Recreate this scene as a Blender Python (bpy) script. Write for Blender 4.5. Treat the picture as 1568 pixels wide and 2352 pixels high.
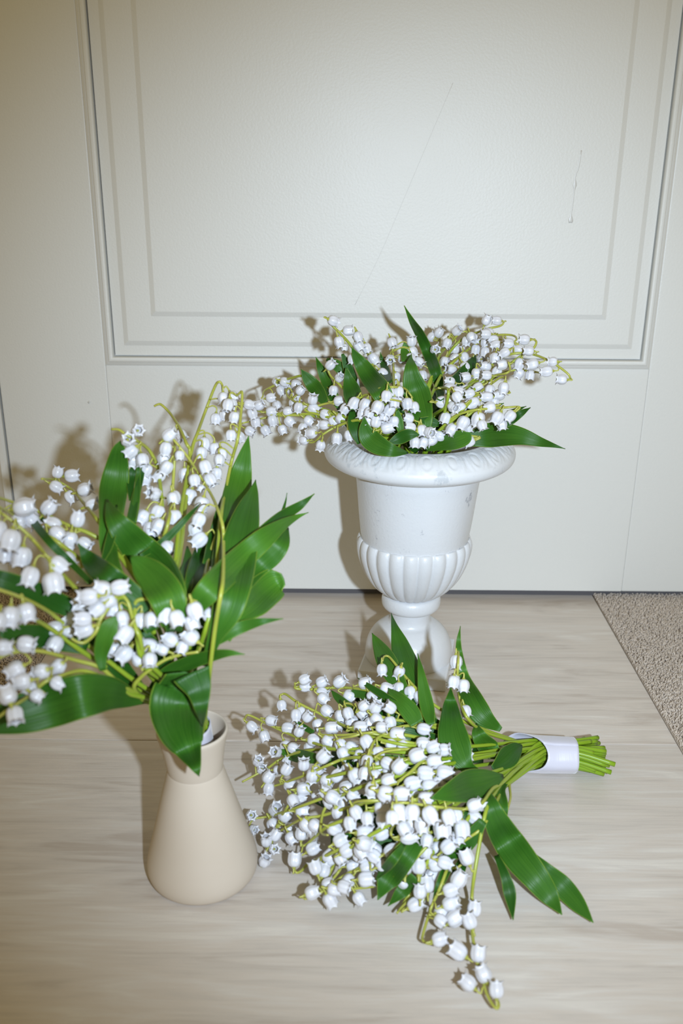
import bpy, bmesh, math, random
import numpy as np
from mathutils import Vector, Matrix, noise
random.seed(7)
C = bpy.context.scene.collection
SC = bpy.context.scene
for o in list(bpy.data.objects):
    bpy.data.objects.remove(o)

# ------------------------------------------------------------------ camera
PIT, ROL, YAW = math.radians(20.617), math.radians(0.403), math.radians(-0.18)
FPX, CAMH = 2115.06, 0.487
_f = np.array([math.sin(YAW)*math.cos(PIT), math.cos(YAW)*math.cos(PIT), -math.sin(PIT)])
_r0 = np.array([math.cos(YAW), -math.sin(YAW), 0.0])
_u0 = np.cross(_r0, _f)
_r = _r0*math.cos(ROL)+_u0*math.sin(ROL)
_u = -_r0*math.sin(ROL)+_u0*math.cos(ROL)
CAM = np.array([0, 0, CAMH])
cd = bpy.data.cameras.new('camera')
cd.sensor_fit = 'VERTICAL'; cd.sensor_height = 24.0; cd.sensor_width = 16.0
cd.lens = FPX/2352*24.0
cd.clip_start = 0.01
cd.dof.use_dof = True; cd.dof.focus_distance = 0.84; cd.dof.aperture_fstop = 4.6
cam = bpy.data.objects.new('camera', cd); C.objects.link(cam)
M = Matrix(((_r[0], _u[0], -_f[0], 0), (_r[1], _u[1], -_f[1], 0), (_r[2], _u[2], -_f[2], CAMH), (0, 0, 0, 1)))
cam.matrix_world = M
SC.camera = cam

# ------------------------------------------------------------------ light
w = bpy.data.worlds.new('room'); SC.world = w; w.use_nodes = True
w.node_tree.nodes['Background'].inputs[0].default_value = (1.0, 0.785, 0.38, 1)
w.node_tree.nodes['Background'].inputs[1].default_value = 0.37
ld = bpy.data.lights.new('camera_flash', 'SPOT')
ld.energy = 43.5; ld.color = (0.70, 0.835, 1.0); ld.shadow_soft_size = 0.011
ld.spot_size = math.radians(77); ld.spot_blend = 1.0
fl_o = bpy.data.objects.new('camera_flash', ld); C.objects.link(fl_o)
FLASH = Vector((0.12, -0.058, 0.5026)); fl_o.location = FLASH
fl_o.rotation_euler = (Vector((0.13, 1.0, 0.11))-FLASH).to_track_quat('-Z', 'Y').to_euler()
SC.view_settings.view_transform = 'Standard'; SC.view_settings.look = 'None'
SC.view_settings.gamma = 1; SC.view_settings.use_curve_mapping = False
SC.view_settings.exposure = 0.0

# ------------------------------------------------------------------ helpers
def ray(x, y):
    return ((x-784)/FPX)*_r-((y-1176)/FPX)*_u+_f
def atY(x, y, Y):
    d = ray(x, y); return Vector(CAM+d*(Y/d[1]))
def atZ(x, y, z):
    d = ray(x, y); return Vector(CAM+d*((CAMH-z)/-d[2]))
def ppm(p):
    return FPX/float((np.array(p)-CAM)@_f)

def obj(name, me, mat=None, parent=None, loc=None):
    o = bpy.data.objects.new(name, me); C.objects.link(o)
    if mat is not None and me is not None and not me.materials: me.materials.append(mat)
    if parent is not None:
        o.parent = parent
        o.matrix_parent_inverse = Matrix.Translation(-parent.location)
    if loc is not None: o.location = loc
    return o
def tag(o, label=None, cat=None, group=None, kind=None):
    if label: o['label'] = label
    if cat: o['category'] = cat
    if group: o['group'] = group
    if kind: o['kind'] = kind
    return o
def empty(name, loc):
    o = bpy.data.objects.new(name, None); C.objects.link(o); o.location = loc; o.empty_display_size = 0.02
    return o
class MB:
    def __init__(s): s.v = []; s.f = []; s.uv = []
    def mesh(s, name, smooth=True):
        me = bpy.data.meshes.new(name); me.from_pydata([tuple(p) for p in s.v], [], s.f)
        if s.uv:
            l = me.uv_layers.new(name='UVMap')
            idx = np.empty(len(me.loops), dtype=np.int32); me.loops.foreach_get('vertex_index', idx)
            l.data.foreach_set('uv', np.array(s.uv, dtype=np.float32)[idx].ravel())
        if smooth: me.polygons.foreach_set('use_smooth', [True]*len(me.polygons))
        me.update(); return me
    def box(s, a, b):
        x0, y0, z0 = a; x1, y1, z1 = b; n = len(s.v)
        s.v += [(x0,y0,z0),(x1,y0,z0),(x1,y1,z0),(x0,y1,z0),(x0,y0,z1),(x1,y0,z1),(x1,y1,z1),(x0,y1,z1)]
        s.f += [tuple(n+i for i in q) for q in ((0,3,2,1),(4,5,6,7),(0,1,5,4),(1,2,6,5),(2,3,7,6),(3,0,4,7))]
    def tube(s, pts, rad, k=6, cap=True, tone=None):
        pts = [Vector(p) for p in pts]; n0 = len(s.v); m = len(pts)
        t0 = (pts[1]-pts[0]).normalized()
        nn = t0.orthogonal().normalized()
        for i, p in enumerate(pts):
            t = (pts[min(i+1, m-1)]-pts[max(i-1, 0)])
            t = t.normalized() if t.length > 1e-9 else t0
            nn = (nn-t*nn.dot(t)); nn = nn.normalized() if nn.length > 1e-6 else t.orthogonal().normalized()
            b = t.cross(nn); r = rad(i/(m-1)) if callable(rad) else rad
            for j in range(k):
                a = 2*math.pi*j/k; s.v.append(p+(nn*math.cos(a)+b*math.sin(a))*r)
                if tone: s.uv.append((j/k, tone(i/(m-1))))
        for i in range(m-1):
            for j in range(k):
                a = n0+i*k+j; b2 = n0+i*k+(j+1) % k
                s.f.append((a, b2, b2+k, a+k))
        if cap:
            s.f.append(tuple(n0+j for j in reversed(range(k)))); s.f.append(tuple(n0+(m-1)*k+j for j in range(k)))
def spline(P, per=5):
    P = [Vector(p) for p in P]; out = []
    n = len(P)
    for i in range(n-1):
        p0 = P[i-1] if i else P[0]*2-P[1]; p1 = P[i]; p2 = P[i+1]; p3 = P[i+2] if i+2 < n else P[-1]*2-P[-2]
        for k in range(per):
            t = k/per
            out.append(0.5*((2*p1)+(p2-p0)*t+(2*p0-5*p1+4*p2-p3)*t*t+(3*p1-p0-3*p2+p3)*t**3))
    out.append(P[-1]); return out
def lathe(prof, seg=96, disp=None, close=False):
    """prof: list of (r, z); disp(i, ang, r, z) -> (r, z)"""
    b = MB()
    for i, (r, z) in enumerate(prof):
        for j in range(seg):
            a = 2*math.pi*j/seg; rr, zz = (r, z) if disp is None else disp(i, a, r, z)
            b.v.append((rr*math.cos(a), rr*math.sin(a), zz))
    n = len(prof)
    for i in range(n-1 if not close else n):
        for j in range(seg):
            a = i*seg+j; c = i*seg+(j+1) % seg; e = ((i+1) % n)*seg+j; d = ((i+1) % n)*seg+(j+1) % seg
            b.f.append((a, c, d, e))
    return b
def smooth_prof(P, per=5):
    return [(v.x, v.y) for v in spline([(r, z, 0) for r, z in P], per)]

# ------------------------------------------------------------------ materials
def mat(name, col=(.8,.8,.8), rough=.5, spec=.5, **kw):
    m = bpy.data.materials.new(name); m.use_nodes = True
    p = m.node_tree.nodes['Principled BSDF']
    p.inputs['Base Color'].default_value = (*col, 1); p.inputs['Roughness'].default_value = rough
    p.inputs['Specular IOR Level'].default_value = spec
    for k, v in kw.items(): p.inputs[k].default_value = v
    return m, m.node_tree, p
def N(nt, t, **kw):
    n = nt.nodes.new(t)
    for k, v in kw.items():
        if k.startswith('_'): setattr(n, k[1:], v)
        else: n.inputs[k].default_value = v
    return n
def ramp(nt, stops):
    r = nt.nodes.new('ShaderNodeValToRGB'); e = r.color_ramp.elements
    while len(e) < len(stops): e.new(.5)
    for i, (p, c) in enumerate(stops): e[i].position = p; e[i].color = (*c, 1)
    return r
def bump(nt, p, h, dist, strength=1.0, prev=None):
    b = N(nt, 'ShaderNodeBump', Strength=strength, Distance=dist); nt.links.new(h, b.inputs['Height'])
    if prev: nt.links.new(prev, b.inputs['Normal'])
    nt.links.new(b.outputs[0], p.inputs['Normal']); return b.outputs[0]
def coord(nt, out='Object', scale=(1,1,1), loc=(0,0,0)):
    tc = nt.nodes.new('ShaderNodeTexCoord'); mp = nt.nodes.new('ShaderNodeMapping')
    mp.inputs['Scale'].default_value = scale; mp.inputs['Location'].default_value = loc
    nt.links.new(tc.outputs[out], mp.inputs[0]); return mp.outputs[0]

# satin white door paint with orange-peel relief
m_door, nt, p = mat('door_paint', (.70,.695,.66), .45, .42)
n1 = N(nt, 'ShaderNodeTexNoise', Scale=420.0, Detail=2.0); nt.links.new(coord(nt), n1.inputs['Vector'])
bump(nt, p, n1.outputs[0], .0004, .5)
n2 = N(nt, 'ShaderNodeTexNoise', Scale=5.0, Detail=3.0); nt.links.new(coord(nt), n2.inputs['Vector'])
rr = ramp(nt, [(.3,(.43,)*3),(.7,(.48,)*3)]); nt.links.new(n2.outputs[0], rr.inputs[0]); nt.links.new(rr.outputs[0], p.inputs['Roughness'])

m_scuff, nt, p = mat('scuff_mark', (.63,.625,.60), .5)
m_drip, nt, p = mat('dried_drip', (.62,.61,.58), .3, .5)
m_door_shade, nt, p = mat('under_door_shade', (.11,.105,.11), .9, .1)  # dark colour painted in place of the shade under the door
m_joint, nt, p = mat('tile_joint', (.13,.11,.09), .9, .1)

# stone-look tile with grain running along x
def tile_mat(name, seed, dark):
    m, nt, p = mat(name, (.5,.45,.4), .33, .42)
    c1 = coord(nt, 'Object', (3.0, 26, 1), (seed, seed*.37, 0))
    a = N(nt, 'ShaderNodeTexNoise', Scale=2.2, Detail=6.0, Roughness=.55, Distortion=1.6); nt.links.new(c1, a.inputs['Vector'])
    c2 = coord(nt, 'Object', (9, 210, 1), (seed*2, 0, 0))
    b = N(nt, 'ShaderNodeTexNoise', Scale=2.0, Detail=4.0, Roughness=.6, Distortion=.4); nt.links.new(c2, b.inputs['Vector'])
    c3 = coord(nt, 'Object', (2.2, 7, 1), (seed*5, 1.3, 0))
    d = N(nt, 'ShaderNodeTexNoise', Scale=2.0, Detail=3.0, Roughness=.5); nt.links.new(c3, d.inputs['Vector'])
    mx = N(nt, 'ShaderNodeMath', _operation='MULTIPLY_ADD'); mx.inputs[1].default_value = .34
    nt.links.new(b.outputs[0], mx.inputs[0]); nt.links.new(a.outputs[0], mx.inputs[2])
    my = N(nt, 'ShaderNodeMath', _operation='MULTIPLY_ADD'); my.inputs[1].default_value = .62
    nt.links.new(d.outputs[0], my.inputs[0]); nt.links.new(mx.outputs[0], my.inputs[2])
    k = dark
    r = ramp(nt, [(.60,(.455*k,.392*k,.335*k)),(.72,(.525*k,.472*k,.418*k)),(.80,(.560*k,.498*k,.436*k)),(.88,(.575*k,.527*k,.475*k)),(.97,(.63*k,.582*k,.522*k))])
    mz = N(nt, 'ShaderNodeMath', _operation='MULTIPLY'); mz.inputs[1].default_value = .8
    nt.links.new(my.outputs[0], mz.inputs[0]); nt.links.new(mz.outputs[0], r.inputs[0]); nt.links.new(r.outputs[0], p.inputs['Base Color'])
    bump(nt, p, b.outputs[0], .0006, .35)
    return m
m_tile1 = tile_mat('stone_tile_back', 3.1, 1.14)
m_tile2 = tile_mat('stone_tile_front', 8.4, 1.03)

m_carpet, nt, p = mat('carpet_yarn', (.42,.35,.28), .95, .05)
oi = N(nt, 'ShaderNodeTexNoise', Scale=260.0, Detail=2.0); nt.links.new(coord(nt), oi.inputs['Vector'])
r = ramp(nt, [(.3,(.46,.385,.31)),(.55,(.57,.49,.41)),(.8,(.66,.58,.50))]); nt.links.new(oi.outputs[0], r.inputs[0]); nt.links.new(r.outputs[0], p.inputs['Base Color'])

# painted urn: gloss white, gritty paint, grey scuffs
def urn_mat(name, scuff):
    m, nt, p = mat(name, (.66,.67,.685), .32, .5)
    a = N(nt, 'ShaderNodeTexNoise', Scale=330.0, Detail=3.0, Roughness=.6); nt.links.new(coord(nt), a.inputs['Vector'])
    b = N(nt, 'ShaderNodeTexVoronoi', Scale=120.0); nt.links.new(coord(nt), b.inputs['Vector'])
    x = bump(nt, p, a.outputs[0], .0008, .28 if scuff != 'rim' else .15)
    if scuff:
        g = N(nt, 'ShaderNodeTexNoise', Scale=90.0, Detail=5.0, Roughness=.75); nt.links.new(coord(nt, 'Object', (1,1,.7)), g.inputs['Vector'])
        tc = nt.nodes.new('ShaderNodeTexCoord')
        if scuff == 'bowl':
            ds = N(nt, 'ShaderNodeVectorMath', _operation='DISTANCE'); ds.inputs[1].default_value = (.0445, -.036, .199)
            nt.links.new(tc.outputs['Object'], ds.inputs[0])
            mr = N(nt, 'ShaderNodeMapRange'); mr.inputs[1].default_value = .0125; mr.inputs[2].default_value = .003; mr.inputs[3].default_value = 0; mr.inputs[4].default_value = .17
            nt.links.new(ds.outputs['Value'], mr.inputs[0]); lo = .60
        else:
            g2 = N(nt, 'ShaderNodeTexNoise', Scale=30.0, Detail=2.0); nt.links.new(tc.outputs['Object'], g2.inputs['Vector'])
            mr = N(nt, 'ShaderNodeMapRange'); mr.inputs[1].default_value = .45; mr.inputs[2].default_value = .75; mr.inputs[3].default_value = 0; mr.inputs[4].default_value = .2
            nt.links.new(g2.outputs[0], mr.inputs[0]); lo = .62
        ad = N(nt, 'ShaderNodeMath', _operation='ADD'); nt.links.new(g.outputs[0], ad.inputs[0]); nt.links.new(mr.outputs[0], ad.inputs[1])
        r = ramp(nt, [(lo,(.66,.67,.685)),(lo+.10,(.36,.375,.41) if scuff == 'bowl' else (.52,.545,.57))])
        nt.links.new(ad.outputs[0], r.inputs[0]); nt.links.new(r.outputs[0], p.inputs['Base Color'])
    return m
m_urn = urn_mat('urn_paint', None); m_urn_rim = urn_mat('urn_rim_paint', 'rim'); m_urn_bowl = urn_mat('urn_bowl_paint', 'bowl')
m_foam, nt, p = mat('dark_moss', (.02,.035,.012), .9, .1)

m_vase, nt, p = mat('vase_bisque', (.56,.48,.39), .62, .3)
a = N(nt, 'ShaderNodeTexNoise', Scale=14.0, Detail=3.0); nt.links.new(coord(nt), a.inputs['Vector'])
r = ramp(nt, [(.35,(.545,.468,.38)),(.7,(.575,.50,.415))]); nt.links.new(a.outputs[0], r.inputs[0]); nt.links.new(r.outputs[0], p.inputs['Base Color'])

m_bell, nt, p = mat('bell_white', (.645,.64,.665), .27, .5)
p.inputs['Subsurface Weight'].default_value = .18; p.inputs['Subsurface Radius'].default_value = (1.0, .85, .6); p.inputs['Subsurface Scale'].default_value = .004
m_stamen, nt, p = mat('bell_stamen', (.50,.48,.14), .5)

m_stem, nt, p = mat('stem_yellow_green', (.4,.4,.06), .36, .5)
tc = nt.nodes.new('ShaderNodeTexCoord'); sp = nt.nodes.new('ShaderNodeSeparateXYZ'); nt.links.new(tc.outputs['UV'], sp.inputs[0])
a = N(nt, 'ShaderNodeTexNoise', Scale=60.0, Detail=2.0); nt.links.new(tc.outputs['Object'], a.inputs['Vector'])
mm = N(nt, 'ShaderNodeMath', _operation='MULTIPLY_ADD'); mm.inputs[1].default_value = .22; nt.links.new(a.outputs[0], mm.inputs[0]); nt.links.new(sp.outputs[1], mm.inputs[2])
r = ramp(nt, [(.08,(.40,.40,.075)),(.45,(.34,.37,.05)),(.80,(.26,.36,.025)),(1.0,(.20,.33,.015))]); nt.links.new(mm.outputs[0], r.inputs[0]); nt.links.new(r.outputs[0], p.inputs['Base Color'])
p.inputs['Subsurface Weight'].default_value = .12; p.inputs['Subsurface Scale'].default_value = .002

def leaf_mat(name, k, hue):
    m, nt, p = mat(name, (.05,.2,.02), .46, .38)
    tc = nt.nodes.new('ShaderNodeTexCoord'); sp = nt.nodes.new('ShaderNodeSeparateXYZ'); nt.links.new(tc.outputs['UV'], sp.inputs[0])
    # parallel veins across u
    w1 = N(nt, 'ShaderNodeMath', _operation='MULTIPLY'); w1.inputs[1].default_value = 75.0; nt.links.new(sp.outputs[0], w1.inputs[0])
    w2 = N(nt, 'ShaderNodeMath', _operation='SINE'); nt.links.new(w1.outputs[0], w2.inputs[0])
    mpn = nt.nodes.new('ShaderNodeMapping'); mpn.inputs['Scale'].default_value = (26, 2.2, 1); nt.links.new(tc.outputs['UV'], mpn.inputs[0])
    nz = N(nt, 'ShaderNodeTexNoise', Scale=1.0, Detail=3.0); nt.links.new(mpn.outputs[0], nz.inputs['Vector'])
    big = N(nt, 'ShaderNodeTexNoise', Scale=22.0, Detail=2.0); nt.links.new(tc.outputs['Object'], big.inputs['Vector'])
    mx = N(nt, 'ShaderNodeMath', _operation='MULTIPLY_ADD'); mx.inputs[1].default_value = .5; nt.links.new(nz.outputs[0], mx.inputs[0])
    hb = N(nt, 'ShaderNodeMath', _operation='MULTIPLY'); hb.inputs[1].default_value = .5; nt.links.new(big.outputs[0], hb.inputs[0]); nt.links.new(hb.outputs[0], mx.inputs[2])
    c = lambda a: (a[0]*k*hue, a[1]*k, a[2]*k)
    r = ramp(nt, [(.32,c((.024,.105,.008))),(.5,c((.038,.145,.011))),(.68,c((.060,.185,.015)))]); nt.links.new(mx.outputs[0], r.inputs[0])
    # pale cut edge of the blade
    ab = N(nt, 'ShaderNodeMath', _operation='SUBTRACT'); ab.inputs[1].default_value = .5; nt.links.new(sp.outputs[0], ab.inputs[0])
    ab2 = N(nt, 'ShaderNodeMath', _operation='ABSOLUTE'); nt.links.new(ab.outputs[0], ab2.inputs[0])
    er = N(nt, 'ShaderNodeMapRange'); er.inputs[1].default_value = .475; er.inputs[2].default_value = .5; nt.links.new(ab2.outputs[0], er.inputs[0])
    mc = N(nt, 'ShaderNodeMix', _data_type='RGBA'); nt.links.new(er.outputs[0], mc.inputs['Factor']); nt.links.new(r.outputs[0], mc.inputs['A']); mc.inputs['B'].default_value = (.24,.36,.04,1)
    nt.links.new(mc.outputs['Result'], p.inputs['Base Color'])
    b1 = bump(nt, p, w2.outputs[0], .00022, .16)
    bump(nt, p, nz.outputs[0], .0012, .22, b1)
    tr = N(nt, 'ShaderNodeBsdfTranslucent'); tr.inputs[0].default_value = (.10,.30,.02,1)
    ms = N(nt, 'ShaderNodeMixShader'); ms.inputs[0].default_value = .12
    nt.links.new(p.outputs[0], ms.inputs[1]); nt.links.new(tr.outputs[0], ms.inputs[2])
    nt.links.new(ms.outputs[0], nt.nodes['Material Output'].inputs[0])
    return m
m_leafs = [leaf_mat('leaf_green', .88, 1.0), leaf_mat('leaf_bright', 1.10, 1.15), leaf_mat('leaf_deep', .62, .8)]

m_ribbon, nt, p = mat('satin_ribbon', (.56,.55,.63), .27, .6)
p.inputs['Sheen Weight'].default_value = .3; p.inputs['Anisotropic'].default_value = .5
a = N(nt, 'ShaderNodeTexNoise', Scale=1.0, Detail=2.0); nt.links.new(coord(nt, 'Object', (900, 60, 60)), a.inputs['Vector']); bump(nt, p, a.outputs[0], .0003, .3)

# ------------------------------------------------------------------ setting: floor
YJ = 0.7051; XL, XR = -.315, .302
fb = MB(); fb.box((-1.3,-.6,-.05), (1.4,1.6,-.0008))
floor = tag(obj('floor', fb.mesh('floor_base', False), m_joint), kind='structure')
def slab(name, x0, x1, y0, y1, z0, z1, m, bev=.0012):
    bm = bmesh.new()
    bmesh.ops.create_cube(bm, size=1)
    for v in bm.verts:
        v.co = Vector(((x0+x1)/2+v.co.x*(x1-x0), (y0+y1)/2+v.co.y*(y1-y0), (z0+z1)/2+v.co.z*(z1-z0)))
    bmesh.ops.bevel(bm, geom=bm.edges[:], offset=bev, segments=2, affect='EDGES', profile=.6)
    me = bpy.data.meshes.new(name); bm.to_mesh(me); bm.free()
    return me
obj('tile', slab('tile_back', XL, XR, YJ+.0004, 1.30, -.004, 0, m_tile1, .0003), m_tile1, floor)
obj('tile', slab('tile_front', XL, XR, .10, YJ-.0005, -.004, 0, m_tile2, .0003), m_tile2, floor)

# carpet either side of the tiled strip: backing plus twisted yarn tufts, one body each
def carpet(name, x0, x1, y0, y1, step, label, dense):
    rnd = random.Random(5)
    b = MB(); b.box((x0, y0, -.004), (x1, y1, .0005))
    (ax0, ax1, ay0, ay1) = dense
    x = ax0
    while x < ax1:
        y = ay0
        while y < ay1:
            px, py = x+rnd.uniform(-.4,.4)*step, y+rnd.uniform(-.4,.4)*step
            px = min(max(px, x0+.001), x1-.001)
            h = rnd.uniform(.0022,.0042)
            a = rnd.uniform(0, 6.28); l = rnd.uniform(.0008,.0018)
            q = Vector((math.cos(a)*l, math.sin(a)*l, 0))
            if px+q.x < x0+.0005 or px+q.x > x1-.0005: q.x = -q.x
            r0 = step*rnd.uniform(.42,.6)
            b.tube([(px, py, -.001), (px+q.x*.5, py+q.y*.5, h*.75), (px+q.x*1.1, py+q.y*1.1, h), (px+q.x*1.5, py+q.y*1.5, h*.72)], lambda t: r0*(1-.45*t), 4, True)
            y += step
        x += step
    o = obj(name, b.mesh(name), m_carpet)
    tag(o, label, 'carpet', kind='stuff'); return o
carpet('carpet', XR+.0008, .75, -.2, 1.25, .0023, 'beige twist-pile carpet bordering the tiles on the ribbon side of the door', (XR+.0018, .50, .46, 1.09))
carpet('carpet', -.75, XL-.0008, -.2, 1.25, .0023, 'beige twist-pile carpet glimpsed under the flowers of the tan vase', (-.44, XL-.0018, .62, 1.02))

# ------------------------------------------------------------------ setting: door
ZB = 0.0121
DX0, DX1, DZ1 = -.3818, .4524, 2.0
SX0, SX1 = -.2586, .3292
door = tag(obj('door_1', None), kind='structure') if False else empty('door_1', (0.035, 1.0, ZB)); door['kind'] = 'structure'
PX0, PX1, PZ0, PZ1 = -.2626, .3323, .2805, 1.85       # moulding outer rectangle
SX0, SX1 = PX0+.0035, PX1-.0035
dm = slab('stile_mesh', DX0, PX0, 1.0, 1.04, ZB, DZ1, None, .0015); obj('stile', dm, m_door, door)
dm = slab('stile_mesh', PX1, DX1, 1.0, 1.04, ZB, DZ1, None, .0015); obj('stile', dm, m_door, door)
dm = slab('rail_mesh', PX0, PX1, 1.0, 1.04, ZB, PZ0, None, .0007); obj('bottom_rail', dm, m_door, door)
dm = slab('rail_mesh', PX0, PX1, 1.0, 1.04, PZ1, DZ1, None, .0007); obj('top_rail', dm, m_door, door)
def ring_strip(name, prof):
    """prof: (inset, proud) pairs swept round the opening as mitred moulding"""
    b = MB(); n = len(prof)
    for d, h in prof:
        for x, z in ((PX0+d, PZ0+d), (PX1-d, PZ0+d), (PX1-d, PZ1-d), (PX0+d, PZ1-d)):
            b.v.append((x, 1.0-h, z))
    for i in range(n-1):
        for j in range(4):
            a = i*4+j; c = i*4+(j+1) % 4
            b.f.append((a, c, c+4, a+4))
    return b
arc = [(.0042+.0026*(1-math.cos(t)), .0036+.0016*math.sin(t)) for t in np.linspace(0, math.pi, 7)]
pr = [(-.0003,-.002),(0,.0004),(.0036,.0034)]+arc+[(.0096,-.0070),(.0112,-.0070),(.0114,-.0006),(.0121,-.0004)]
o = obj('bead_moulding', ring_strip('bead', pr).mesh('bead'), m_door, door)
em = o.modifiers.new('split', 'EDGE_SPLIT'); em.split_angle = math.radians(40)
pr = [(.0121,-.0004),(.0218,-.0004),(.0225,0.0),(.0268,.0023),(.0275,.0025),(.0538,.0025),(.0545,.0028),(.0587,.0050),(.0594,.0052),(.075,.0052)]
o = obj('raised_border', ring_strip('raised', pr).mesh('raised'), m_door, door)
em = o.modifiers.new('split', 'EDGE_SPLIT'); em.split_angle = math.radians(14)
b = MB(); d = .075
b.v = [(PX0+d, .9948, PZ0+d), (PX1-d, .9948, PZ0+d), (PX1-d, .9948, PZ1-d), (PX0+d, .9948, PZ1-d)]; b.f = [(0,1,2,3)]
b.v += [(x, 1.03, z) for x, y, z in b.v]; b.f += [(1,0,4,5),(2,1,5,6),(3,2,6,7),(0,3,7,4)]
obj('panel', b.mesh('panel_field', False), m_door, door)
# marks on the panel: a dried paint run and a faint scratch, a nick on the stile
def blob_run(name, pts, r, m, par, flat=.25):
    b = MB(); b.tube(spline(pts, 4), r, 8); me = b.mesh(name)
    for v in me.vertices: v.co.y = .9948+(v.co.y-.9948)*flat
    return obj(name, me, m, par)
P_ = lambda x, y: atY(x, y, .9948)
blob_run('paint_run', [P_(1335,345), P_(1328,385), P_(1321,405), P_(1320,422), P_(1318,440), P_(1314,475), P_(1311,495), P_(1310,512)], lambda t: .0006+.0014*max(0, 1-abs(t-.45)*9)+.0019*max(0, 1-abs(t-.95)*9), m_drip, door, .10)
blob_run('scratch', [P_(1040,190), P_(985,320), P_(930,450), P_(870,590), P_(815,700)], .00018, m_scuff, door, .10)
b = MB(); b.tube([atY(203,925,.9999), atY(206,922,.9996)], .0011, 6); obj('nick', b.mesh('nick'), m_scuff, door)
# dark strip standing in for the shade in the gap under the leaf
b = MB(); b.box((DX0, 1.013, 0.0006), (DX1, 1.035, ZB)); obj('under_door_shade', b.mesh('shade_strip', False), m_door_shade, door)
# frame either side of the leaf
def casing(name, x0, sgn):
    b = MB()
    pf = [(0, .035), (0, -.0010), (.002, -.004), (.0065, -.0045), (.009, -.002), (.017, .004), (.019, .004), (.075, .004), (.077, .006), (.077, .05)]
    for dx, dy in pf:
        b.v += [(x0+sgn*dx, 1.0+dy, 0.0), (x0+sgn*dx, 1.0+dy, 2.1)]
    for i in range(len(pf)-1):
        b.f.append((2*i, 2*i+2, 2*i+3, 2*i+1) if sgn > 0 else (2*i, 2*i+1, 2*i+3, 2*i+2))
    o = obj(name, b.mesh(name, False), m_door); tag(o, kind='structure')
casing('trim_1', DX0-.0022, -1); casing('trim_2', DX1+.0022, 1)
b = MB(); b.box((-1.3, 1.05, 0.0), (DX0-.03, 1.15, 2.4)); b.box((DX1+.03, 1.05, 0.0), (1.4, 1.15, 2.4))
tag(obj('wall_back', b.mesh('wall', False), m_door), kind='structure')

# ------------------------------------------------------------------ bell flowers (shared meshes)
BL = .0118
def bell_mesh(name, mouth, flare, ln):
    """axis +Z, base at origin, mouth towards +Z; six ribbed lobes with turned-out points"""
    seg = 36
    outer = [(.03,0),(.14,.012),(.255,.055),(.345,.135),(.41,.26),(.438,.42),(.43,.58),(mouth+.025,.71),(mouth,.80)]
    lipo = [(mouth+flare*.45,.88),(mouth+flare,.945)]
    lipi = [(mouth+flare*.98,.965),(mouth+flare*.25,.925),(mouth-.12,.90)]
    inner = [(mouth-.10,.82),(.36,.55),(.30,.2),(.12,.1)]
    b = MB(); P = outer+lipo+lipi+inner
    for i, (r, z) in enumerate(P):
        for j in range(seg):
            a = 2*math.pi*j/seg; c = math.cos(6*a)           # 1 at lobe centre, -1 at notch
            rr, zz = r, z
            if 2 <= i < 9: rr = r*(1+.030*c*min(1, (i-1)/3)) - (.020 if (j % 6) == 3 else .006 if (j % 6) in (2, 4) else -.003 if (j % 6) in (1, 5) else .004)*min(1, (i-1)/2)
            if 9 <= i < 13:
                k = max(0, c)**1.5; base_r = mouth+.01 if i < 11 else mouth-.02
                rr = base_r+(r-base_r)*(.12+.88*k); zz = .815+(z-.815)*(.10+.90*k)
            b.v.append((rr*math.cos(a), rr*math.sin(a), zz*ln))
    n = len(P)
    for i in range(n-1):
        for j in range(seg):
            a = i*seg+j; c2 = i*seg+(j+1) % seg; b.f.append((a, c2, c2+seg, a+seg))
    b.f.append(tuple(reversed(range(seg)))); b.f.append(tuple((n-1)*seg+j for j in range(seg)))
    nf = len(b.f)
    b.tube([(0,0,.10),(0,0,.45*ln),(0,0,.56*ln)], lambda t: .075 if t < .9 else .11, 6)
    b.tube([(0,0,-.10),(0,0,.0),(0,0,.035)], lambda t: .085+.10*t, 7)     # green receptacle
    b.v = [Vector(v)*BL for v in b.v]
    me = b.mesh(name); me.materials.append(m_bell); me.materials.append(m_stem)
    for pl in me.polygons[nf:]: pl.material_index = 1
    return me
BELLS = [bell_mesh('bell_round', .355, .15, 1.0), bell_mesh('bell_cup', .40, .11, .98), bell_mesh('bell_long', .335, .17, 1.1)]

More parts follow.
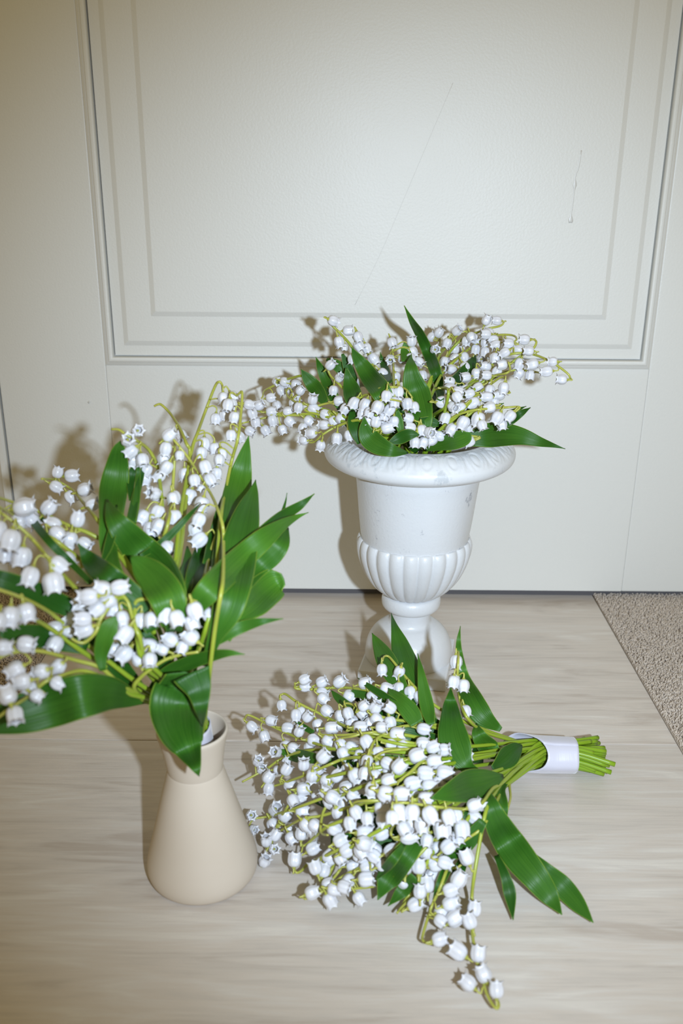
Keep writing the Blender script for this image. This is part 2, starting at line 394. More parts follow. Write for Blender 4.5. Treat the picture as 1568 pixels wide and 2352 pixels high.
# ------------------------------------------------------------------ bouquet builder
class Bouquet:
    def __init__(s, name, loc, label, mode, ctrl):
        s.root = empty(name, loc); tag(s.root, label, 'bouquet')
        s.fat = 0.0; s.mode = mode; s.ctrl = np.array(ctrl, float); s.stems = []; s.bells = []
    def depth(s, x, y):
        d2 = (s.ctrl[:,0]-x)**2+(s.ctrl[:,1]-y)**2+30.0
        wt = 1/d2**1.6
        return float((wt*s.ctrl[:,2]).sum()/wt.sum())
    def at(s, x, y, off=0.0):
        d = s.depth(x, y)
        p = atZ(x, y, d) if s.mode == 'z' else atY(x, y, d)
        if off:
            v = Vector(CAM)-p; p = p+v.normalized()*off
        return s.lift(p)
    def lift(s, p, m=.004):
        if p.z < m:                      # stay above the floor along the line of sight
            v = p-Vector(CAM); t = (CAMH-m)/(CAMH-p.z); p = Vector(CAM)+v*t
        return p
    def leaf(s, pts, o0=0.0, o1=0.0, fold=.22, mi=0, twist=0.0, thick=.0005):
        n = len(pts)
        P = [s.at(x, y, o0+(o1-o0)*i/(n-1)) for i, (x, y, wd) in enumerate(pts)]
        W = [wd/ppm(P[i]) for i, (x, y, wd) in enumerate(pts)]
        Q = spline(P, 5); Wq = [v.x for v in spline([(a, 0, 0) for a in W], 5)]
        m = len(Q); cols = 8; b = MB()
        for i in range(m):
            t = (Q[min(i+1, m-1)]-Q[max(i-1, 0)]).normalized()
            vw = (Vector(CAM)-Q[i]).normalized()
            sd = t.cross(vw).normalized()
            if twist:
                sd = Matrix.Rotation(twist*i/(m-1), 3, t) @ sd
            nr = sd.cross(t).normalized()
            if nr.dot(vw) < 0: nr = -nr
            wv = max(Wq[i], .00025)
            wob = .05*math.sin(i*.7+pts[0][0])*wv
            for j in range(cols+1):
                u = j/cols*2-1
                h = fold*(abs(u)**1.4)*wv - .05*wv*math.exp(-(u/.18)**2) + wob*(u*abs(u))
                b.v.append(s.lift(Q[i]+sd*(u*wv)+nr*h, .002)); b.uv.append((j/cols, i/(m-1)))
        for i in range(m-1):
            for j in range(cols):
                a = i*(cols+1)+j; b.f.append((a, a+1, a+cols+2, a+cols+1))
        o = obj('leaf', b.mesh('leaf'), m_leafs[mi], s.root)
        sm = o.modifiers.new('thickness', 'SOLIDIFY'); sm.thickness = thick; sm.offset = 0
        return o
    def stem(s, pts, off=0.0, tail=(), r=.0015, off1=None):
        n = len(pts)
        P = [s.at(x, y, off if off1 is None else off+(off1-off)*i/(n-1)) for i, (x, y) in enumerate(pts)]
        s.stems.append(dict(px=np.array(pts, float), P=P, tail=[Vector(t) for t in tail], r=r, ped=[]))
    def bell(s, x, y, a, t=0, k=1.0, off=.003):
        s.bells.append([x, y, a, t, k, off])
    def build(s, seed=1, size=1.0):
        rnd = random.Random(seed)
        dense = []
        for st in s.stems:
            q = []; px = st['px']
            for i in range(len(px)-1):
                for k in range(6):
                    t = k/6; q.append((px[i]*(1-t)+px[i+1]*t, st['P'][i].lerp(st['P'][i+1], t)))
            q.append((px[-1], st['P'][-1])); dense.append(q)
        items = []
        for x, y, a, t, k, off in s.bells:
            best = None
            for si, q in enumerate(dense):
                for pp, PP in q:
                    dd = math.hypot(pp[0]-x, pp[1]-y)
                    # prefer attachment on the base side of the bell
                    bx, by = x-math.cos(math.radians(a))*22, y-math.sin(math.radians(a))*22
                    d3 = math.hypot(pp[0]-bx, pp[1]-by)+.25*dd
                    if best is None or d3 < best[0]: best = (d3, si, PP, dd)
            si, PP = best[1], best[2]
            v = PP-Vector(CAM)
            # depth along view: same distance from the eye as the attachment point, a little nearer
            d = Vector(ray(x, y)); d.normalize()
            pos = Vector(CAM)+d*(v.length-off)
            ar, tr = math.radians(a), math.radians(t)
            ax = Vector(_r)*math.cos(ar)-Vector(_u)*math.sin(ar)
            view = -d
            ax = (ax-view*ax.dot(view)).normalized()
            ax = (ax*math.cos(tr)+view*math.sin(tr)).normalized()
            items.append([pos, ax, k*size*rnd.uniform(.94, 1.06), si, PP])
        # ease overlapping bells apart along the line of sight
        L = len(items)
        pos = np.array([i[0] for i in items]); 
        if L:
            dirs = (pos-CAM)/np.linalg.norm(pos-CAM, axis=1)[:,None]
            order = np.array([rnd.random() for _ in range(L)])
            for it in range(60):
                dv = pos[:,None]-pos[None]; dist = np.linalg.norm(dv, axis=2)+np.eye(L)
                mind = .0088*size
                hit = np.argwhere((dist < mind) & (np.triu(np.ones((L, L)), 1) > 0))
                if not len(hit): break
                for i, j in hit:
                    sgn = 1 if order[i] > order[j] else -1
                    pos[i] += dirs[i]*.0007*sgn; pos[j] -= dirs[j]*.0007*sgn
        objs = []
        for i, it in enumerate(items):
            c = s.lift(Vector(pos[i]), .0062*size); ax = it[1]; k = it[2]
            base = c-ax*(BL*k*.45)
            z = ax; xx = z.orthogonal().normalized(); xx = Matrix.Rotation(rnd.uniform(0, 6.28), 3, z) @ xx; yy = z.cross(xx)
            mw = Matrix(((xx.x, yy.x, z.x, base.x), (xx.y, yy.y, z.y, base.y), (xx.z, yy.z, z.z, base.z), (0, 0, 0, 1))) @ Matrix.Scale(k, 4)
            s.stems[it[3]]['ped'].append((it[4], base, ax, k)); objs.append((it[3], mw, rnd.choice((0, 0, 1, 2))))
        for si, st in enumerate(s.stems):
            b = MB(); r = st['r']
            path = spline(st['P'], 5); nt_ = len(path)
            if st['tail']:
                full = spline([st['P'][-2], st['P'][-1]]+st['tail'], 6)[6:]
                path = path+full[1:]
            m = len(path); fr = nt_/m
            b.tube(path, lambda t: r*(.62+.55*min(1, t/max(fr, .01))+s.fat*max(0, (t-fr)/max(1-fr, .01))), 7, True, lambda t: min(1, t/max(fr, .01))**1.6*.72+.28*max(0, (t-fr)/max(1-fr, .01)))
            for A, base, ax, k in st['ped']:
                e = base+ax*.0004; c0 = base-ax*(.0045*k)
                lenv = (A-base).length
                mid = A.lerp(c0, .6)+Vector((0, 0, min(.003, lenv*.2)))
                b.tube(spline([A, mid, c0, e], 4), lambda t: .00062+.00025*max(0, t-.8)*5, 5, True, lambda t: 0.0)
            st['obj'] = obj('flower_stem', b.mesh('flower_stem'), st.get('mat') or m_stem, s.root)
        for si, mw, mi in objs:
            par = s.stems[si]['obj']
            o = bpy.data.objects.new('bell', BELLS[mi]); C.objects.link(o)
            o.parent = par; o.matrix_basis = mw
CR = dict(A=(550,1540,5.2267), B=(820,1560,5.2267), C=(550,1800,5.2267), D=(820,1820,5.2267), F=(640,1850,2.063), G=(540,1400,2.6133), H=(820,1400,2.529),
          u1=(540,820,5.2267), u2=(740,700,5.2267), u3=(1000,700,4.9), u4=(780,860,5.6), u5=(980,850,4.7515),
          z240=(240,860,4.9), z0=(0,1060,5.2267), zb=(0,1330,5.2267), z160=(160,1290,4.3556), z280=(280,1100,5.2267), z2=(0,1300,2.063), px=(0,0,1))
def bells(bq, crop, L, k=1.0, off=.003):
    ox, oy, sc = CR[crop]
    for q in L:
        x, y, a = q[:3]; t = q[3] if len(q) > 3 else random.Random(int(x*7+y)).uniform(-18, 14)
        bq.bell(ox+x/sc, oy+y/sc, a, t, k if len(q) < 5 else k*q[4], off)
#@@DATA@@
# ------------------------------------------------------------------ urn
UX, UY = .0672, .8425
urn = empty('garden_urn', (UX, UY, 0))
tag(urn, 'white painted classical urn with fluted bowl standing against the door', 'urn')
def lean(b, k): 
    b.v = [Vector((v[0]+k*v[2], v[1], v[2])) for v in b.v]; return b
def urn_part(name, b, m):
    lean(b, .016); o = obj(name, b.mesh(name), m); o.parent = urn; return o
# rim with egg-and-dart relief
prof = smooth_prof([(.0600,.218),(.0625,.232),(.0635,.245),(.0655,.2495),(.0690,.2500),(.0760,.2485),(.0835,.2445),(.0890,.2390),(.0906,.2340),(.0888,.2285),(.0830,.2245),(.0740,.2215),(.0650,.2190),(.0580,.2170)], 6)
def rimd(i, a, r, z):
    t = (r-.069)/(.0895-.069)
    if z > .236 and 0 < t < 1:
        n = 22; ph = (a*n/(2*math.pi)) % 1.0-.5
        prof_t = math.sin(math.pi*t)
        e = math.hypot(ph*2.3, (t-.55)*1.5)                    # distance in egg units
        egg = max(0, 1-(e/.42)**2)**.5 if e < .42 else 0
        ringv = math.exp(-((e-.62)/.10)**2)+.9*math.exp(-((e-.92)/.09)**2)
        dart = math.exp(-((abs(ph)-.5)/.05)**2)*max(0, .9-t)
        h = prof_t**.5*(.0012*egg+.0018*ringv+.0010*dart)-.0003
        return r+h*.45, z+h*.9
    return r, z
urn_part('rim', lathe(prof, 352, rimd), m_urn_rim)
prof = smooth_prof([(.0606,.2210),(.0601,.2120),(.0590,.2040),(.0575,.1900),(.0562,.1760),(.0545,.1600),(.0522,.1430),(.0505,.1350)], 6)
urn_part('bowl', lathe(prof, 96), m_urn_bowl)
# fluted lower bowl
prof = smooth_prof([(.0505,.1425),(.0530,.1462),(.0555,.1450),(.0570,.1390),(.0563,.1300),(.0535,.1200),(.0490,.1090),(.0430,.0990),(.0355,.0910),(.0270,.0850),(.0200,.0825)], 6)
NP_ = len(prof)
def flute(i, a, r, z):
    l = abs(math.sin(12*a)); l = l**.75; s = i/NP_
    top = max(0, 1-s/.16)
    dep = .0034*min(1, .3+s*6)*max(.3, 1-.55*s)
    return r-dep*(1-l)-.0012*top*(1-l), z-.0062*top*(1-l)
urn_part('fluting', lathe(prof, 288, flute), m_urn)
prof = smooth_prof([(.0200,.0845),(.0262,.0838),(.0288,.0812),(.0298,.0765),(.0290,.0715),(.0262,.0685),(.0225,.0672)], 5)
urn_part('collar', lathe(prof, 80), m_urn)
prof = smooth_prof([(.0222,.0690),(.0208,.0660),(.0203,.0610),(.0204,.0560),(.0222,.0522),(.0272,.0498),(.0332,.0455),(.0385,.0395),(.0422,.0320),(.0442,.0235),(.0446,.0150),(.0430,.0115)], 6)
urn_part('pedestal', lathe(prof, 96), m_urn)
pm = slab('plinth', -.0445, .0445, -.0445, .0445, 0, .0135, None, .0022)
pl = obj('plinth', pm, m_urn); pl.parent = urn; pl.rotation_euler = (0, 0, math.radians(-12))
prof = [(.0001,.150),(.045,.150),(.058,.205),(.0602,.218)]
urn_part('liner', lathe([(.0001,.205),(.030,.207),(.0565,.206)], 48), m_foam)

# ------------------------------------------------------------------ vase
VX, VY = -.1017, .5435
vase = empty('bud_vase', (VX, VY, 0))
tag(vase, 'small tan matt ceramic vase with flared neck and cone body', 'vase')
def vase_part(name, b):
    lean(b, -.02); o = obj(name, b.mesh(name), m_vase); o.parent = vase; return o
prof = smooth_prof([(.0003,.0),(.0300,.0),(.0362,.0006),(.0392,.0034),(.0402,.0085),(.0394,.0150),(.0372,.0235),(.0340,.0350),(.0300,.0500),(.0258,.0660),(.0222,.0790),(.0199,.0880),(.0194,.0895)], 6)
vase_part('body', lathe(prof, 128))
prof = smooth_prof([(.0193,.0892),(.0198,.0925),(.0206,.0990),(.0219,.1070),(.0235,.1145),(.0246,.1192),(.0246,.1210),(.0238,.1219),(.0229,.1213),(.0221,.1180),(.0204,.1080),(.0188,.0985),(.0176,.0900),(.0200,.0750),(.0280,.0400),(.0300,.0150),(.0002,.0080)], 6)
vase_part('neck', lathe(prof, 128))

# ------------------------------------------------------------------ bouquet in the vase
V = Bouquet('flower_bouquet', (VX, VY, .03), 'lily of the valley bouquet standing in the small tan vase', 'Y',
    [(441,1680,.5435),(400,1600,.530),(281,1010,.605),(354,933,.72),(500,930,.712),(160,1090,.655),(60,1180,.56),(400,1400,.500),(20,1230,.46),(100,1330,.47),(0,1600,.43),
     (60,1560,.455),(457,1782,.505),(425,1640,.50),(722,1134,.63),(650,1421,.52),(560,1503,.495),(300,1350,.505),(450,1230,.585),(571,1000,.66),(480,1060,.675),(400,1080,.63),(360,1250,.575),
     (230,1370,.49),(200,1450,.485),(480,1380,.50),(300,1480,.49),(180,1640,.44),(640,1320,.57),(0,1400,.44),(200,1250,.54)])
neck = lambda k: [Vector((VX-.004+.011*math.cos(k*2.4), VY+.010*math.sin(k*2.4), .128)), Vector((VX+.008*math.cos(k*2.4+1), VY+.008*math.sin(k*2.4+1), .06)), Vector((VX+.010*math.cos(k*2.4+1.4), VY+.010*math.sin(k*2.4+1.4), .028))]
VL = [
 ([(280,1009,0),(273,1035,17),(268,1080,28),(260,1130,32),(255,1190,27),(250,1260,20),(275,1330,14),(340,1430,10)], .0,-.005,.15,1),
 ([(246,1148,2),(262,1190,20),(290,1228,33),(325,1268,40),(365,1310,42),(395,1370,34),(400,1450,18)], .012,.008,.2,0),
 ([(300,1278,2),(328,1302,26),(360,1336,38),(385,1375,40),(400,1430,30)], .018,.012,.25,1),
 ([(179,1248,0),(205,1285,18),(240,1320,28),(280,1355,32),(320,1390,26),(350,1450,14)], .008,.005,.25,2),
 ([(235,1290,4),(250,1250,10),(262,1200,8),(268,1160,2)], .004,0,.3,2),
 ([(571,1001,0),(563,1040,13),(553,1090,25),(543,1140,32),(530,1200,30),(510,1270,22),(490,1360,12)], -.004,-.01,.2,1),
 ([(587,1102,0),(580,1135,13),(567,1180,28),(555,1230,38),(545,1290,42),(533,1350,42),(520,1405,34),(495,1460,18),(470,1530,8)], .006,.004,.22,0),
 ([(722,1134,0),(690,1160,9),(655,1182,13),(625,1208,17),(590,1240,18),(550,1280,18)], .004,0,.35,2),
 ([(708,1177,0),(680,1188,6),(645,1207,14),(605,1238,24),(565,1272,28),(525,1310,30),(485,1350,30),(450,1390,22)], .012,.006,.18,1),
 ([(659,1132,0),(656,1150,2),(650,1172,4)], .0,0,.1,2),
 ([(660,1212,3),(648,1248,17),(625,1275,24),(592,1305,22),(560,1350,14)], -.004,-.006,.2,0),
 ([(652,1330,14),(632,1338,33),(605,1360,40),(580,1388,36),(548,1420,20),(520,1470,9)], .0,-.004,.28,1),
 ([(650,1421,0),(600,1428,8),(555,1440,14),(510,1462,14),(465,1490,9)], .004,.0,.25,0),
 ([(562,1503,0),(525,1500,8),(480,1508,14),(430,1525,17),(380,1552,18),(345,1590,9)], .006,.004,.25,0),
 ([(424,1545,42),(420,1580,60),(410,1620,66),(416,1670,53),(433,1720,33),(449,1760,14),(457,1783,0)], .030,.034,.18,0),
 ([(440,1545,44),(456,1585,29),(462,1630,14),(464,1669,1)], .034,.040,.12,2),
 ([(340,1612,3),(300,1603,20),(250,1593,38),(190,1598,50),(120,1618,52),(50,1640,45),(-30,1662,25)], .004,.0,.14,0),
 ([(230,1420,10),(150,1392,22),(80,1360,24),(0,1332,22),(-50,1322,12)], -.008,-.008,.2,2),
 ([(200,1490,14),(130,1468,26),(60,1458,24),(0,1452,12)], -.006,-.006,.2,2),
 ([(268,1418,5),(252,1440,20),(240,1470,20),(232,1505,15),(236,1540,7)], .012,.008,.2,1),
 ([(338,1042,0),(325,1090,6),(312,1140,9),(300,1200,11)], .004,.0,.3,2),
 ([(318,1036,0),(317,1090,5),(313,1150,8),(300,1220,10)], .002,.0,.3,0),
 ([(300,1150,4),(300,1100,10),(310,1070,6),(315,1060,1)], -.005,0,.2,2),
 ([(478,1225,8),(465,1275,22),(450,1325,24),(440,1380,16)], -.014,-.01,.2,2),
 ([(430,1255,2),(432,1295,13),(425,1340,18),(420,1390,12)], -.008,-.006,.3,0),
 ([(462,1154,0),(436,1182,5),(405,1215,8),(370,1248,9),(322,1278,5)], .012,.010,.3,2),
 ([(520,1130,6),(508,1180,14),(495,1240,18),(480,1300,16)], -.016,-.012,.2,2),
 ([(345,1220,14),(350,1270,26),(370,1330,30),(400,1400,22)], -.016,-.012,.2,2),
 ([(300,1430,18),(330,1480,30),(370,1530,26),(400,1580,14)], -.022,-.014,.2,2),
 ([(190,1440,16),(230,1480,24),(280,1540,22),(330,1590,10)], -.024,-.012,.2,2),
 ([(120,1200,3),(75,1190,8),(110,1240,9),(160,1290,8),(210,1340,6)], -.006,-.006,.2,2),
 ([(470,1420,20),(450,1480,26),(425,1540,22),(405,1600,12)], -.020,-.012,.2,2),
]
for pts, a0, a1, fo, mi in VL: V.leaf(pts, a0, a1, fo, mi)
VS = [([(511,897),(510,884),(503,877),(493,889),(471,946),(454,993),(442,1027),(428,1100),(412,1200),(400,1320)],0),
 ([(544,909),(550,903),(556,902),(554,942),(546,1007),(532,1058),(516,1135),(508,1180),(498,1290),(480,1420)],.003),
 ([(395,1007),(403,1015),(434,1054),(460,1095),(485,1136),(500,1171),(511,1207),(513,1243),(512,1324),(506,1370),(494,1440),(484,1520),(475,1600),(470,1650),(463,1690)],.030),
 ([(398,1006),(401,1020),(401,1040),(399,1084),(394,1146),(387,1196),(372,1245),(352,1299),(345,1360)],.012),
 ([(354,933),(362,929),(371,930),(391,950),(413,984),(428,1019),(436,1040),(430,1120),(418,1220),(400,1330)],-.002),
 ([(256,986),(273,987),(289,998),(309,1009),(338,1029),(354,1054),(364,1085),(372,1160),(380,1280)],0),
 ([(96,1100),(124,1102),(163,1123),(191,1154),(216,1184),(235,1210),(285,1280),(330,1360)],-.004),
 ([(-12,1140),(20,1150),(75,1169),(115,1186),(153,1205),(207,1226),(262,1262),(320,1340)],.0),
 ([(-10,1160),(38,1186),(86,1211),(134,1246),(191,1290),(260,1350)],.0),
 ([(-10,1172),(11,1184),(48,1213),(86,1251),(124,1299),(172,1350),(240,1430),(320,1520)],.012),
 ([(-20,1348),(0,1355),(48,1372),(96,1395),(132,1420),(200,1480),(290,1550)],.004),
 ([(248,1356),(262,1357),(275,1361),(293,1382),(302,1412),(312,1445),(322,1470),(330,1530)],.012),
 ([(164,1466),(180,1475),(197,1474),(220,1451),(229,1425),(247,1398),(272,1374),(290,1378),(302,1412)],.016),
 ([(452,1382),(431,1376),(390,1373),(344,1375),(316,1379),(309,1395),(312,1430),(320,1500)],.010),
 ([(456,1497),(413,1504),(378,1516),(344,1538),(321,1558),(308,1580),(330,1610)],.014),
 ([(-30,1530),(0,1510),(38,1497),(96,1496),(172,1516),(230,1533),(270,1568),(300,1586),(345,1610)],.010),
 ([(-10,1652),(29,1623),(67,1598),(105,1565),(143,1552),(190,1541),(240,1560),(300,1595)],.014),
 ([(-12,1425),(20,1418),(60,1416),(110,1440),(180,1490)],-.002),
 ([(425,1180),(420,1230),(412,1290),(408,1350)],-.004),([(418,1180),(408,1240),(398,1310),(392,1340)],-.002),([(495,1230),(480,1280),(470,1330)],-.006)]
for i, (pts, off) in enumerate(VS): V.stem(pts, off, neck(i), .0014, off1={2: .004, 6: -.022, 7: -.022, 8: -.022, 9: -.012, 10: -.012}.get(i, off*.3))
bells(V,'z240',[(1335,260,88,-5),(1440,250,60),(1430,335,80),(1250,500,95,0),(1355,450,80,-10),(1460,480,100),(1420,685,90,0),(1120,775,92),(1240,830,85),(1320,890,80),(1130,1035,70,-5),(1260,1110,95),
 (1185,1180,60),(1090,880,95),(1390,340,100),(1290,960,90),(690,830,100,-10),(670,930,95),(620,1140,140,-20),(700,1040,120),(560,1340,190,50),(770,1390,80,-5),(900,1120,90,-5),(845,910,90,0,.75),
 (860,680,60,20),(370,635,-30,72),(258,740,-60,68),(330,970,110),(425,960,80),(300,860,140),(1085,1280,120,0,.6),(720,690,-40,0),(470,1070,120),(460,1170,100),(1010,1190,80)], .92)
bells(V,'z280',[(810,205,110,-5),(960,300,105,-15),(925,490,115,-5),(935,725,140,-5,1.1),(430,400,108,-12,1.05),(400,190,200,30,.9),(625,225,85,-5),(630,460,90),(340,600,90),(550,830,50),(250,455,120),(440,560,120),(880,590,90)], 1.05)
bells(V,'z0',[(690,130,-75,0,.9),(860,170,-5,0,1.05),(665,300,30,-5,.9),(1010,340,-20,20),(840,420,55,-5,.9),(580,560,-50,10),(930,700,-80,0),(1110,520,-20),(275,550,-10,0,1.25),(370,690,50,0),(640,760,200),(680,860,40),
 (840,930,100),(1010,990,30),(120,940,105,0,1.25),(0,960,100,0,1.2),(260,1140,100,-10,1.25),(360,1375,110,5,1.2),(640,1450,80,-5,1.2),(690,1240,40),(810,1170,55,-5),(1010,1370,75,-10,1.05),(60,1110,95,0,1.1),(220,700,80),(-40,820,100,0,1.2)])
bells(V,'zb',[(120,440,95,-5,1.05),(310,400,75,-5,1.05),(-20,500,100),(310,780,10,10),(20,820,0),(190,1090,150,-20,1.0),(270,1230,170,-20,1.0),(500,1110,160,-45,.9),(700,1050,140,-45,.85),(690,1250,30,0,.85),(90,1400,250,-20,.95),(440,1400,30,0,.8),(380,1320,200,-10,.9),
 (900,480,190,-30,1.05),(820,620,210,-30,1.05),(660,600,170,-10),(660,780,120,10),(1020,600,160,-20),(1000,480,180)])
bells(V,'z2',[(70,705,80,20,1.0)])
bells(V,'z160',[(150,140,95,-5),(200,350,175,-25,1.15),(330,280,200,-10,1.05),(490,260,-10),(280,470,140,-10),(450,480,110,-5),(520,560,80,-5,.9),(110,430,170,-10),(390,390,150,-20),(715,585,92,-5,.95),(815,575,90,0,.95),(955,525,95,-5,1.1),(1065,565,70,-5,1.05),(1250,485,70,-15,1.1),(1405,535,30,-5,1.0),(1220,610,70,0,1.0),
 (1010,780,215,-15,1.05),(1210,755,215,-15,1.05),(800,845,195,-20,1.05),(930,880,200,-10,.8),(690,985,250,-30,.95),(545,920,135,-5,1.2),(550,720,125,-5,1.15),(800,980,90),(440,880,160),(1130,850,110,0,.8)], .95)
V.build(3, .93)
# satin ribbon round the stems inside the neck
def ribbon_tube(name, axis, rad, par, squash=1.0, notch=0.0, thick=.0007):
    b = MB(); n = len(axis); k = 40
    t0 = (axis[-1]-axis[0]).normalized(); up = Vector((0,0,1)) if abs(t0.z) < .8 else Vector((0,-1,0))
    sd = t0.cross(up).normalized(); up = sd.cross(t0).normalized()
    for i, p in enumerate(axis):
        for j in range(k+1):
            a = 2*math.pi*(j/k)*1.06
            sh = notch*(1-i/(n-1))*(math.cos(a-1.0)) if notch else 0
            r = rad(i/(n-1), a)*(1+.03*(j/k))
            b.v.append(p+t0*sh+up*math.cos(a)*r*squash+sd*math.sin(a)*r); b.uv.append((j/k, i/(n-1)))
    for i in range(n-1):
        for j in range(k):
            q = i*(k+1)+j; b.f.append((q, q+1, q+k+2, q+k+1))
    o = obj(name, b.mesh(name), m_ribbon, par); sm = o.modifiers.new('t', 'SOLIDIFY'); sm.thickness = thick; sm.offset = 1
    return o
ribbon_tube('ribbon', spline([(VX-.002,VY,.055),(VX,VY,.085),(VX-.002,VY,.112),(VX-.003,VY,.124)], 4), lambda t, a: .0135+.001*math.sin(3*a), V.root)

# ------------------------------------------------------------------ bouquet in the urn
U = Bouquet('flower_bouquet', (UX+.003, UY, .207), 'lily of the valley bouquet spreading from the white urn', 'Y',
    [(963,1030,.80),(928,702,.815),(1297,1030,.81),(635,876,.87),(1289,870,.79),(768,738,.82),(1150,735,.865),(900,900,.765),(870,960,.765),(560,930,.80),(600,950,.83),(680,990,.81),(725,860,.85),(720,960,.82),(800,850,.83),
     (880,820,.85),(1000,790,.90),(1080,790,.88),(1100,850,.84),(1200,830,.82),(1160,900,.79),(1180,940,.775),(1100,960,.765),(1030,910,.765),(950,1000,.765),(900,1030,.765),(830,1010,.775),(1080,1000,.765),(1200,985,.80),(760,1000,.79),(950,870,.81),(1000,870,.85)])
ub = lambda k: [Vector((UX+.003+.030*math.cos(k*2.4), UY+.030*math.sin(k*2.4), .245)), Vector((UX+.018*math.cos(k*2.4), UY+.018*math.sin(k*2.4), .211))]
UL = [
 ([(928,702,0),(946,738,7),(964,768,11),(982,808,13),(998,848,14),(1008,885,11),(1012,920,8)], 0,0,.45,0),
 ([(807,797,0),(817,817,10),(832,840,17),(850,867,21),(872,895,24),(885,920,20)], .012,.008,.3,0),
 ([(943,816,0),(943,842,13),(947,872,23),(955,900,31),(963,930,31),(972,962,22),(975,985,14)], .012,0,.25,1),
 ([(928,784,0),(931,805,11),(935,830,13)], -.004,-.004,.25,1),
 ([(795,845,2),(800,870,11),(806,892,18),(812,915,21),(820,940,15)], .008,.006,.3,0),
 ([(691,848,0),(703,865,11),(718,884,16),(733,904,16),(747,926,9)], .004,.002,.25,0),
 ([(725,820,0),(736,846,9),(750,878,12),(764,908,13),(780,935,8)], .0,0,.3,0),
 ([(750,825,3),(772,838,12),(795,858,14),(810,880,10)], -.01,-.008,.3,0),
 ([(786,813,3),(797,840,11),(808,872,13),(815,900,12)], -.005,-.004,.3,2),
 ([(873,809,0),(878,830,6),(886,852,9),(895,880,8)], -.008,-.006,.3,2),
 ([(1298,1031,0),(1270,1023,5),(1240,1015,11),(1200,1003,19),(1160,998,26),(1120,1000,28),(1080,1010,16)], 0,-.01,.12,0),
 ([(1218,936,0),(1195,950,8),(1172,965,11),(1145,982,9)], -.01,-.008,.3,2),
 ([(1208,933,0),(1190,940,4),(1165,948,5)], -.014,-.012,.3,2),
 ([(1157,926,0),(1140,932,5),(1115,940,6)], -.012,-.012,.3,2),
 ([(975,1034,3),(1010,1022,13),(1045,1012,20),(1070,1003,17),(1081,994,2)], .004,.010,.2,1),
 ([(890,1020,3),(915,1008,13),(940,998,13),(963,999,1)], .006,.010,.3,2),
 ([(912,942,3),(916,965,9),(919,985,8),(921,1000,3)], .008,.006,.3,1),
 ([(808,944,5),(811,965,13),(818,990,15),(828,1018,8)], .004,.006,.25,2),
 ([(836,958,1),(838,985,15),(848,1006,23),(872,1024,22),(905,1036,13),(937,1040,2)], .008,.016,.22,0),
 ([(1008,974,6),(985,968,12),(963,963,4)], .004,.002,.3,2),
 ([(1091,813,1),(1082,838,11),(1062,862,16),(1035,880,10)], -.01,-.01,.3,2),
 ([(870,880,16),(890,930,26),(910,970,26),(930,1010,14)], -.028,-.022,.2,2),
 ([(780,920,14),(810,960,24),(840,1000,22),(870,1030,10)], -.028,-.02,.2,2),
 ([(990,900,14),(1000,950,26),(990,1000,24),(980,1030,10)], -.028,-.022,.2,2),
 ([(1080,930,14),(1060,970,22),(1030,1005,18),(1000,1030,10)], -.026,-.02,.2,2),
 ([(850,850,12),(870,880,18),(890,920,16)], -.02,-.02,.2,2),
 ([(1060,880,10),(1040,920,18),(1010,950,14)], -.02,-.02,.2,2),
 ([(940,1000,12),(950,1022,14),(960,1036,8)], -.016,-.012,.2,2),
]
for pts, a0, a1, fo, mi in UL: U.leaf(pts, a0, a1, fo, mi)
